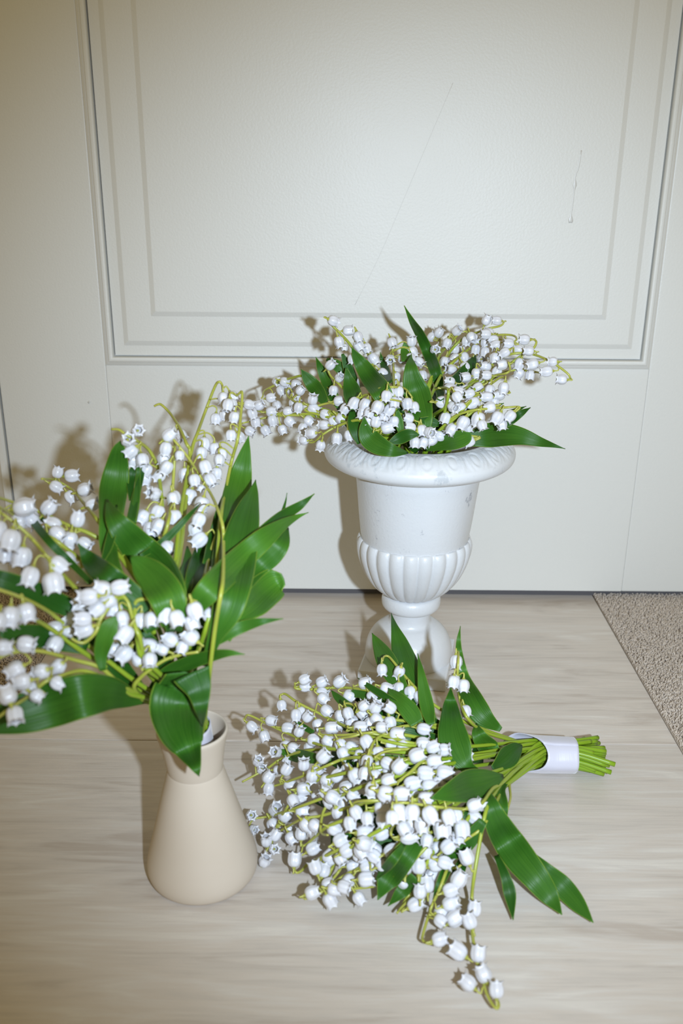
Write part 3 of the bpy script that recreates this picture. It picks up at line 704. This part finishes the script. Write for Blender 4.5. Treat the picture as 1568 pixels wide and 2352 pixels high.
US = [([(757,745),(753,736),(757,729),(760,744),(784,769),(807,796),(838,850),(880,930)],0),
 ([(819,759),(826,777),(838,800),(845,814),(865,860),(890,930)],.0),([(901,801),(903,824),(903,853),(905,900),(910,960)],.0),
 ([(752,840),(753,848),(759,863),(776,880),(792,897),(830,940)],.010),
 ([(947,914),(939,903),(928,892),(905,889),(873,892),(859,903),(856,920),(868,980)],.010),
 ([(921,922),(896,917),(869,911),(846,906),(830,912),(824,930),(850,1000)],.016),
 ([(876,990),(872,998),(862,1001),(858,988),(870,1010),(892,1016)],.008),
 ([(540,923),(559,933),(603,946),(636,952),(700,951),(760,950),(830,970)],.004),
 ([(603,912),(605,900),(612,894),(628,886),(645,876),(674,867),(697,864),(735,880),(800,930)],-.004),
 ([(655,893),(662,912),(683,925),(703,929),(745,940),(800,960)],.004),
 ([(557,972),(607,960),(655,954),(693,954),(724,956),(790,970)],-.002),
 ([(767,928),(755,926),(733,931),(700,942),(760,960),(830,980)],.006),
 ([(706,1016),(722,1015),(741,998),(779,977),(830,965),(870,990)],.010),
 ([(1151,735),(1156,741),(1147,749),(1120,755),(1092,765),(1070,773),(1035,805),(990,880)],-.004),
 ([(1075,772),(1073,763),(1064,762),(1052,768),(1041,780),(1020,802),(1004,827),(985,890)],.004),
 ([(1180,786),(1186,778),(1176,770),(1143,770),(1102,784),(1071,806),(1041,831),(1014,859),(985,920)],.006),
 ([(1300,874),(1308,869),(1302,857),(1265,831),(1220,813),(1180,812),(1151,822),(1124,841),(1080,880),(1020,950)],.006),
 ([(1218,778),(1229,782),(1231,788),(1224,800),(1200,815),(1150,850),(1090,890)],-.006),
 ([(1163,878),(1159,869),(1149,867),(1122,886),(1090,912),(1050,955),(1010,990)],.008),
 ([(1167,831),(1171,847),(1163,857),(1133,863),(1106,873),(1080,884),(1030,930)],.010),
 ([(1243,857),(1214,852),(1173,851),(1130,870),(1080,900)],-.008),
 ([(1000,925),(992,918),(989,908),(997,896),(1018,891),(1030,900),(1020,950)],.008),
 ([(1182,947),(1193,935),(1160,936),(1106,940),(1075,945),(1043,957),(1012,985),(990,1010)],.010),
 ([(1089,1012),(1102,1005),(1077,1002),(1050,1010),(1010,1020)],.0),
 ([(1168,903),(1160,906),(1130,920),(1080,950),(1030,990)],-.004),
 ([(1045,780),(1020,790),(1005,830),(985,890)],-.016),([(1008,770),(1010,790),(1000,840),(980,890)],-.018),
 ([(975,990),(968,985),(962,975),(958,1000),(955,1022)],.004)]
for i, (pts, off) in enumerate(US): U.stem(pts, off, ub(i), .0013, off1=off*.2)
bells(U,'u1',[(160,570,10),(285,580,-30,15),(245,780,80,-5),(430,655,-5,-5),(445,755,80),(360,880,60,-5),(565,870,70,-5),(630,655,-10,5),(650,770,45,-5),(175,890,30,5),(55,960,60),(495,292,20,68),(425,490,-8,0),
 (545,400,60),(640,370,40,10),(725,330,10),(780,405,-50,10),(700,555,80),(500,580,70),(825,1000,180,-40,.9),(920,915,175,-40),(1025,1060,105,-30),(1220,970,95,-15),(1070,815,185,-35),(940,620,30,-5,1.15),(1080,690,25,10,1.1),
 (880,765,35,-5,1.1),(1275,740,40,-8,1.1),(1365,935,80,-5),(810,850,110),(1180,770,60),(930,510,-80,20),(760,600,100),(1245,530,-5,0),(1140,100,-45,15),(1250,250,-45,45,.9),(1180,400,95,-5),(200,670,70),(590,300,20),(720,480,60)])
bells(U,'u2',[(128,192,20,-25),(305,310,-5,-5),(200,440,75,-8),(265,510,90,0,.7),(425,380,70,0),(435,490,55,-5,1.1),(530,520,70),(610,645,55,-5,1.1),(360,650,90),(835,455,70,15),(815,655,80,72),(965,655,15,0),
 (875,870,80,-35,1.1),(725,820,45,-8),(1310,390,-50,5),(1395,340,-55,5),(1350,540,-20,68),(1490,480,100),(1470,690,110),(1155,680,40,10),(1070,440,-90),(1080,560,60),(470,920,90),(1200,850,80),(1060,640,80),(900,1030,90)])
bells(U,'u3',[(570,180,-65,-5),(690,178,185,0),(600,315,190,20),(565,330,180,10),(345,410,95,-5),(435,380,40),(215,505,95,-5),(240,295,-40,25),(130,430,110),(30,315,-80,10),(275,480,60),(105,640,105,-5),(265,740,95,0),
 (390,650,115,-5),(560,530,98,-5),(680,455,160,-5),(655,390,180,0),(820,440,185,10),(450,500,100),(220,600,140),(180,730,190,30),(320,590,80),(1420,840,185,-5),(1255,750,175,-5),(1095,670,165,-5,1.1),(945,660,110,-8,1.1),
 (1320,640,180,-20,.9),(1050,520,185,-5),(785,535,150),(930,510,190),(750,675,170,5),(1000,392,182,0),(760,930,105,0),(720,1015,170,-5),(585,1040,180,0),(610,960,100),(570,695,190,10),(575,795,185,5),(340,815,170,15),(480,935,150),
 (690,750,120),(940,770,120),(1065,790,100),(510,610,30,60),(400,360,70),(460,770,90),(670,600,100),(560,420,90),(330,700,60),(540,870,100)])
bells(U,'u4',[(600,275,95),(730,295,75,-5),(868,375,85,-5,1.15),(955,420,75,-5,1.05),(760,220,90),(490,415,115,-8,1.1),(645,450,125,-5,1.1),(330,385,110,-8,1.15),(190,370,120,-5,1.1),(75,440,125),(520,350,100),(700,360,90),(380,490,110),(570,540,100),
 (465,615,-75,-5,1.05),(605,685,-15,-10,1.2),(370,580,100),(290,500,110),(885,565,200,10),(905,685,190,10),(1055,720,85,0),(1155,745,20,55,1.05),(965,870,95,-5),(1080,870,110),(1290,790,195,0,1.1),(1440,705,125,-5,1.1),(1350,560,115,-5,1.1),(1190,840,150),(700,600,90),(640,230,80)])
bells(U,'u5',[(165,350,0,-5,1.15),(250,210,5,-5,1.15),(240,340,-10,10),(250,130,190,0),(425,210,170,-5),(560,190,155),(370,415,140,-5,1.1),(330,290,60),(285,400,30,50),(340,240,20),(910,500,130,-5,1.1),(770,520,120,-5,1.15),(815,590,80,-5),(560,530,105,-8,1.25),(600,600,70),
 (400,570,115,-5,1.2),(450,620,85),(265,640,125,-5,1.15),(205,520,110,-5,1.05),(690,405,165,-5),(510,360,155,-5,1.2),(660,300,185,0,1.1),(790,270,170,-5,1.1),(840,190,100,-5),(730,340,100),(465,780,155,-8,1.0),(470,260,170)])
U.build(5, .89)

# ------------------------------------------------------------------ bouquet lying on the tiles
B = Bouquet('flower_bouquet', (.06, .64, 0), 'lily of the valley bouquet lying on the tiles tied with white satin ribbon', 'z',
    [(647,1618,.072),(570,1650,.055),(684,1575,.082),(573,1870,.010),(620,1900,.012),(560,1790,.028),(610,1760,.035),(680,1990,.010),(700,2060,.010),(760,2040,.016),(750,1750,.068),(850,1700,.085),(850,1800,.085),(950,1750,.086),(1000,1830,.085),
     (930,1850,.088),(1080,1855,.062),(800,1900,.060),(900,1950,.052),(1000,1980,.040),(1060,2000,.028),(1000,2150,.009),(1085,2090,.009),(1130,2300,.008),(1139,2274,.008),(885,1520,.10),(900,1412,.11),(1047,1510,.13),(1065,1640,.080),(900,1600,.092),
     (1150,1740,.034),(1230,1725,.026),(860,2040,.012),(630,1680,.050),(1300,1730,.018),(620,1800,.026),(700,1850,.045),(650,1940,.012),(1289,2100,.006),(1362,2119,.006),(1178,2112,.006),(1190,1960,.022),(940,2090,.010),(1057,1438,.15),(1110,1650,.055)])
RB = [Vector(atZ(1240, 1728, .021)), Vector(atZ(1316, 1736, .018))]
bx = (RB[1]-RB[0]).normalized(); bs = Vector((0,0,1)).cross(bx).normalized()
ENDS = [(1364,1663,.030),(1346,1680,.026),(1395,1698,.022),(1377,1710,.016),(1389,1720,.012),(1383,1737,.010),(1385,1749,.008),(1370,1757,.006),(1401,1783,.008),(1332,1686,.020),(1393,1703,.017),(1360,1748,.004)]
RB[0].z = .0190; RB[1].z = .0185
NST = 40
_disc = []
for k in range(NST):
    rd, an = .0132*math.sqrt((k+.5)/NST), k*2.399963
    _disc.append((rd*math.cos(an), rd*math.sin(an)))
_disc.sort(key=lambda d: -d[0])
def bt(k):
    """through the ribbon and out to the cut end; k = rank of the stem across the bundle"""
    rk = random.Random(k+40); a, c = _disc[k % NST]
    q = bs*a+Vector((0,0,1))*c*.92
    ln = rk.choice((.017, .022, .026, .029, .031))+rk.uniform(-.002, .002)
    e = RB[1]+bx*ln+bs*(a*2.1+rk.uniform(-.004,.004))+bs*.005+Vector((0,0,c*1.1-.004))
    e.z = max(e.z, .003)
    p0 = RB[0]-bx*.028+bs*a*1.35+Vector((0,0,c*.9+.002)); p0.z = max(p0.z, .004)
    return [RB[0]+q, RB[1]+q, e]
BLV = [
 ([(1035,1578,0),(1034,1610,13),(1035,1650,24),(1040,1690,34),(1052,1728,34),(1072,1760,16),(1100,1772,4)], .008,.012,.2,0),
 ([(898,1408,0),(906,1440,8),(918,1480,20),(933,1530,29),(950,1580,30),(972,1625,22),(1000,1665,8)], .0,-.010,.2,0),
 ([(854,1454,0),(866,1477,11),(884,1512,22),(905,1552,22),(935,1600,10)], -.004,-.006,.2,1),
 ([(959,1501,0),(966,1540,7),(974,1590,14),(982,1630,16),(990,1665,9)], .006,.004,.25,1),
 ([(891,1580,0),(905,1598,13),(925,1616,18),(945,1640,21),(958,1662,16)], .008,.008,.15,1),
 ([(821,1557,0),(845,1575,6),(880,1597,8),(925,1625,6),(960,1650,4)], .006,.002,.3,2),
 ([(1057,1438,0),(1053,1470,5),(1054,1500,8),(1062,1550,14),(1080,1600,25),(1108,1645,24),(1150,1676,6)], -.012,-.004,.2,1),
 ([(1093,1661,1),(1100,1690,17),(1125,1720,22),(1155,1742,5)], .010,.012,.25,1),
 ([(1198,1712,2),(1183,1722,16),(1160,1745,24),(1130,1765,6)], .020,.022,.3,2),
 ([(1155,1782,4),(1115,1796,28),(1075,1806,36),(1035,1820,24),(990,1834,2)], .026,.014,.2,0),
 ([(1120,1815,2),(1128,1850,18),(1142,1890,30),(1165,1930,35),(1195,1972,36),(1232,2018,30),(1265,2063,20),(1290,2101,1)], .010,.004,.2,0),
 ([(1200,1950,8),(1250,1998,18),(1290,2035,24),(1328,2078,19),(1362,2119,1)], .002,.002,.22,0),
 ([(1140,1965,6),(1160,2012,11),(1171,2055,14),(1178,2113,1)], .0,.0,.3,2),
 ([(960,1925,18),(925,1970,28),(892,2015,27),(867,2067,1)], .0,.004,.2,0),
 ([(928,1940,5),(902,1975,11),(880,2000,8),(860,2024,0)], .010,.008,.3,0),
 ([(955,2015,14),(922,2048,15),(891,2081,0)], -.004,.0,.2,0),
 ([(1110,1885,10),(1078,1928,19),(1046,1957,16),(1008,1978,1)], .002,.004,.25,0),
 ([(1030,1985,12),(1010,2030,9),(994,2067,1)], -.006,.0,.25,2),
 ([(1070,1960,8),(1050,2010,14),(1040,2040,6)], -.008,-.004,.25,2),
 ([(636,1722,1),(665,1732,12),(695,1738,15),(722,1742,12),(760,1750,8)], -.004,-.010,.2,1),
 ([(761,1586,1),(775,1602,8),(800,1622,10),(840,1645,6)], -.004,-.006,.25,1),
 ([(790,1600,3),(820,1592,10),(860,1600,12),(900,1620,10)], -.010,-.010,.25,0),
 ([(676,1656,1),(695,1668,6),(720,1684,6)], -.004,-.006,.25,0),
 ([(760,1740,14),(830,1760,30),(920,1770,34),(1010,1770,24)], -.030,-.026,.2,2),
 ([(720,1830,12),(800,1850,28),(900,1870,34),(1000,1860,24)], -.028,-.024,.2,2),
 ([(780,1660,12),(860,1680,26),(940,1700,30),(1040,1720,20)], -.026,-.022,.2,2),
 ([(760,1930,10),(840,1930,22),(920,1920,28),(1010,1900,20)], -.022,-.022,.2,2),
 ([(960,1640,14),(1000,1680,26),(1050,1720,26),(1110,1740,14)], -.018,-.010,.2,2),
 ([(820,1600,10),(880,1630,20),(950,1660,22),(1020,1690,16)], -.02,-.016,.2,2),
 ([(990,1960,8),(1030,1930,20),(1075,1890,24),(1110,1850,14)], -.014,-.008,.2,2),
 ([(1000,1800,20),(1050,1810,30),(1100,1800,26),(1150,1780,10)], -.014,-.006,.2,2),
 ([(1160,1880,4),(1155,1850,12),(1150,1815,10),(1165,1790,5)], -.002,.0,.3,0),
 ([(930,1740,12),(900,1790,22),(880,1830,16)], -.026,-.026,.2,2),
]
for pts, a0, a1, fo, mi in BLV: B.leaf(pts, a0, a1, fo, mi)
BS = [([(700,1566),(684,1568),(677,1575),(682,1582),(722,1583),(780,1579),(842,1585),(905,1605),(990,1660),(1100,1705)],.004),
 ([(643,1606),(642,1600),(647,1595),(657,1595),(684,1614),(732,1638),(757,1651),(850,1692),(960,1715),(1100,1722)],.002),
 ([(562,1657),(564,1647),(573,1643),(613,1662),(657,1683),(703,1701),(800,1728),(950,1745),(1110,1735)],.002),
 ([(787,1624),(793,1616),(805,1617),(820,1624),(858,1640),(896,1652),(944,1658),(1010,1675),(1110,1715)],.006),
 ([(734,1683),(742,1688),(793,1688),(848,1683),(877,1679),(935,1667),(1002,1665),(1060,1685),(1140,1715)],.008),
 ([(765,1700),(785,1695),(810,1691),(840,1684),(880,1690),(960,1710),(1100,1730)],.006),
 ([(862,1806),(857,1790),(847,1767),(847,1742),(858,1705),(887,1686),(940,1690),(1050,1715)],.010),
 ([(897,1828),(887,1822),(884,1815),(891,1808),(912,1797),(944,1772),(969,1749),(1010,1735),(1110,1740)],.010),
 ([(905,1849),(912,1845),(931,1844),(973,1849),(1011,1854),(1069,1858),(1095,1854),(1112,1838),(1130,1812),(1150,1800),(1175,1775)],.014),
 ([(808,1848),(820,1841),(848,1839),(885,1839),(930,1840),(1000,1830),(1090,1800)],.010),
 ([(925,1929),(908,1928),(898,1917),(900,1902),(914,1883),(940,1880),(1000,1860),(1090,1810)],.012),
 ([(950,1922),(970,1917),(998,1909),(1040,1890),(1100,1830)],.006),
 ([(1030,1956),(1046,1944),(1078,1923),(1107,1900),(1135,1850),(1160,1800)],.008),
 ([(699,2065),(715,2061),(741,2047),(789,2012),(848,1982),(914,1938),(960,1905),(1030,1860),(1110,1800)],.010),
 ([(776,2050),(818,2041),(850,2037),(877,2028),(940,1985),(1020,1900),(1110,1810)],.006),
 ([(603,1800),(612,1806),(634,1804),(699,1781),(757,1756),(790,1743),(830,1740),(940,1745),(1090,1735)],.006),
 ([(556,1796),(588,1779),(615,1764),(646,1743),(700,1725),(800,1720),(950,1730)],-.002),
 ([(584,1880),(621,1874),(690,1852),(780,1820),(900,1790)],.0),
 ([(627,1926),(640,1886),(661,1852),(680,1821),(720,1795),(820,1770),(960,1750)],.002),
 ([(640,1912),(650,1905),(692,1882),(741,1873),(810,1852),(900,1830),(1050,1790)],.004),
 ([(690,1930),(694,1942),(705,1938),(728,1918),(760,1895),(860,1860),(1000,1815)],.006),
 ([(674,1991),(680,2004),(692,2000),(709,1984),(770,1955),(880,1900),(1040,1830)],.002),
 ([(728,2006),(736,2020),(749,2021),(762,1995),(776,1972),(830,1930),(960,1860)],.004),
 ([(755,2030),(762,2022),(780,1998),(795,1972),(860,1925),(980,1860)],.0),
 ([(753,1918),(740,1915),(736,1900),(745,1859),(775,1832),(850,1800),(960,1770)],.008),
 ([(996,2167),(982,2167),(971,2160),(971,2146),(989,2087),(1010,2040),(1023,2005),(1035,1971),(1060,1905),(1095,1850),(1140,1790)],.006),
 ([(1144,2300),(1145,2312),(1136,2314),(1117,2282),(1103,2228),(1088,2170),(1082,2115),(1083,2063),(1088,2015),(1105,1913),(1120,1850),(1150,1800)],.004),
 ([(878,1518),(882,1508),(892,1508),(905,1522),(926,1549),(965,1591),(1010,1628),(1090,1668),(1180,1700)],.010),
 ([(1046,1500),(1052,1497),(1052,1520),(1050,1560),(1054,1600),(1070,1645),(1110,1680),(1190,1705)],.0),
 ([(912,2097),(920,2086),(940,2066),(955,2055),(968,2070),(975,2050),(960,2000),(1000,1930)],.004),
 ([(930,2085),(922,2094),(925,2078),(945,2045),(970,2000),(1010,1930)],.0),
 ([(1060,1985),(1045,1995),(1034,1980),(1040,1960),(1065,1900)],.004),
 ([(830,1735),(850,1730),(900,1720),(1000,1725),(1110,1738)],-.004),
 ([(1165,1860),(1172,1830),(1170,1800),(1180,1780),(1200,1760)],.0),
 ([(1110,1850),(1140,1820),(1160,1800),(1180,1770)],-.004),
 ([(860,1740),(880,1728),(915,1722),(960,1722),(1060,1735)],.004)]
B.fat = .45
_rank = {i: n for n, i in enumerate(sorted(range(len(BS)), key=lambda i: BS[i][0][-1][1]))}
for i, (pts, off) in enumerate(BS):
    B.stem(pts, off, bt(_rank[i]), .0013, off1=off if i in (8, 26, 28) else -.008)
bells(B,'A',[(775,110,-25,-5),(780,195,0,-5),(985,140,-25,10,1.1),(1195,140,-35,15,1.1),(1000,335,40,-5,1.1),(985,265,20),(1320,310,25,-5,1.15),(505,415,82,-5,1.0),(675,530,90,-5),(735,500,75),(815,560,-50,15),(140,670,42,-5),(375,600,15,10),
 (295,785,72,-5),(575,690,5,10,1.05),(715,735,-70,20),(555,910,70,-5,1.1),(640,930,20),(440,980,190,62),(220,1090,-60,58,.9),(262,1190,-60,62,.85),(345,1285,-55,0,1.05),(350,1415,100),(560,1190,-60,5,1.0),(560,1110,-60),(770,1130,-88,25,1.05),
 (870,1265,95,-40),(610,1380,25,10,1.1),(765,1425,-3,-5,1.15),(890,835,2,-5,1.2),(835,925,85,30),(1060,845,35,-5,1.1),(1095,690,-3,-5,1.1),(1180,650,20),(1210,540,82,-8,1.05),(1345,610,100,-5,1.1),(1430,690,-15,0,1.1),(1490,430,-40,10),(1470,510,50),(1300,510,70),
 (1520,840,45,-5,1.15),(1215,895,60,-10,1.1),(1240,990,60),(1335,915,30),(1005,1035,-45,10,1.15),(1165,1270,-50,0,1.1),(1385,1260,60,-20,1.15),(1045,1320,30),(1285,1420,-5,-8,1.3),(1360,1510,30),(1040,1470,210,0),(1110,1520,30,-15,1.1),(455,1195,0,0,.8),
 (930,1500,30),(940,650,70),(1040,480,40),(1290,1190,60),(940,1200,-40,20),(1510,1090,100)])
bells(B,'B',[(85,50,-15,0,1.1),(180,205,55,-5),(345,110,20,-10,1.1),(505,115,87,-5,1.15),(640,160,80,-5,1.1),(70,325,-70,15),(65,400,70,-5),(220,345,-60,30,1.1),(395,345,215,10,1.1),(150,535,110,-10,1.1),(230,480,40),(395,520,80,-10),(290,580,0),
 (35,580,0,-5,1.1),(475,665,2,-5,1.15),(790,600,12,0,1.1),(785,770,0,0,1.05),(110,750,60,-5,1.2),(400,780,10,-20,.9),(560,805,55,-5,1.15),(905,820,-20,-5,1.1),(1035,850,-5,10,1.05),(710,920,-22,-8,1.3),(920,990,-8,-8,1.2),(1030,1000,0),(1150,1040,-15),
 (500,1055,-45,-5,1.15),(810,1130,5,-10,1.25),(1045,1130,10,-10,1.2),(650,1255,-12,-8,1.15),(860,1290,5,-12,1.25),(980,1250,55,5,1.1),(520,1380,0,-10,1.15),(690,1390,70,0,.8),(815,1440,0,-5,1.1),(345,1380,20,-15,1.3),(370,1220,-20,0,1.1),(180,1320,98,-35,1.15),
 (250,890,85,-10,1.1),(270,1060,65,-10,1.15),(215,1165,80,-10),(120,980,100),(30,920,100),(20,1160,85,-5),(90,1130,100),(360,1010,30),(370,1120,0),(1155,30,98,-5),(1275,75,92,-5,1.05),(1300,380,75,-5,1.05)])
bells(B,'px',[(1047,1519,90,-5,1.05),(1042,1560,110,-5),(877,1537,88,-5,1.0),(917,1543,110,-35,1.0),(842,1568,-50,5,1.0),(962,1600,60),(1105,1850,-60,0,.9),(1070,1735,0)])
bells(B,'C',[(1090,215,40,-45,1.25),(1190,345,60,-40,1.25),(555,375,-60,5,1.2),(750,330,0,-5,1.15),(425,310,-40,55,1.1),(400,490,60),(138,378,10,75,.9),(165,550,20,55,.85),(320,690,-90,42,1.0),(412,785,0,75,.9),(300,930,-60,42,1.0),(620,650,60,-5),(600,540,30),
 (800,490,45,-20,1.15),(740,605,-88,-5,1.05),(900,500,40),(1135,540,20,-30,1.15),(1325,470,80,-10,1.1),(1395,340,60),(1530,410,10),(1205,680,-30,-8,1.15),(1285,800,-30,-10,1.15),(1090,880,-45,-10,1.25),(1500,590,0,-10,1.2),(1490,720,20,-40,1.2),
 (660,915,-85,-5,1.05),(910,1010,-108,-5,1.1),(1010,1050,-75),(865,1310,-20,-10,1.0),(1080,1390,60,-25),(1130,1270,10,-10),(1430,1370,55,-15,1.0),(1500,1150,-10,-8,1.2),(1310,1165,130,0),(1355,990,-5),(880,780,-30,0,1.1),(1060,1210,-20),(1440,870,20),
 (1360,140,30),(1040,90,180,0),(1250,215,80),(640,200,60),(720,200,-30),(1210,900,60),(430,620,-60),(1250,1240,20)])
bells(B,'D',[(300,185,0,-5,1.15),(490,235,82,-10,1.2),(660,235,90,-10,1.05),(775,375,85,-10,1.15),(870,260,65,-5,1.1),(1020,420,82,-10,1.3),(1095,290,75,-8,1.1),(1190,265,75,-5),(1255,430,85,-10,1.25),(1210,530,85),(1400,300,32,0,1.15),(605,525,-5,-8,1.2),
 (835,570,100,-5,.95),(120,310,85,-5),(305,320,85,-5),(95,470,0,-8,1.2),(290,490,-30,-5,1.2),(90,625,0,-40,1.2),(210,690,40,-20,1.1),(410,710,-25,-8,1.15),(820,710,-85,25,1.1),(965,670,80,-10,1.1),(1090,650,-40,5,1.15),(1315,785,-112,-8,1.15),
 (570,890,-92,-5,1.15),(740,890,-88,-5,1.15),(945,855,-25,-8,1.2),(1040,840,20),(560,1060,-120,-8,1.15),(835,1110,-95,-8,1.15),(750,1030,-92,-5),(890,1000,-60,-5),(755,1195,-90,-5,1.0),(690,1350,-28,-8,1.1),(1215,1055,-60,5,1.2),(1115,1175,-20,-8,1.15),
 (1110,1340,-20,-8,1.15),(1015,1450,-10,-35,1.15),(1000,1540,40),(1405,1400,-85,-5,1.15),(1165,1520,-35,-5,1.2),(1350,1550,-110,-5,1.1),(120,900,-20,-5,1.1),(100,1040,-5,-5,1.2),(300,860,-30),(420,300,90),(560,430,60),(640,370,90),(200,760,40),(40,700,60),(1400,160,-20)])
bells(B,'F',[(760,635,-15,-8,1.0),(850,692,-145,-5,1.2),(945,705,-85,-5,1.15),(970,800,-115,-8,1.1),(897,842,-140,-5,1.1),(1030,875,-92,-5,1.0)])
B.build(9, .88)
rib = ribbon_tube('ribbon', spline([RB[0]-bx*.014, RB[0], RB[0].lerp(RB[1], .5), RB[1]+bx*.001], 5), lambda t, a: .0164-.0010*t+.0006*math.sin(5*a), B.root, .88, .017)
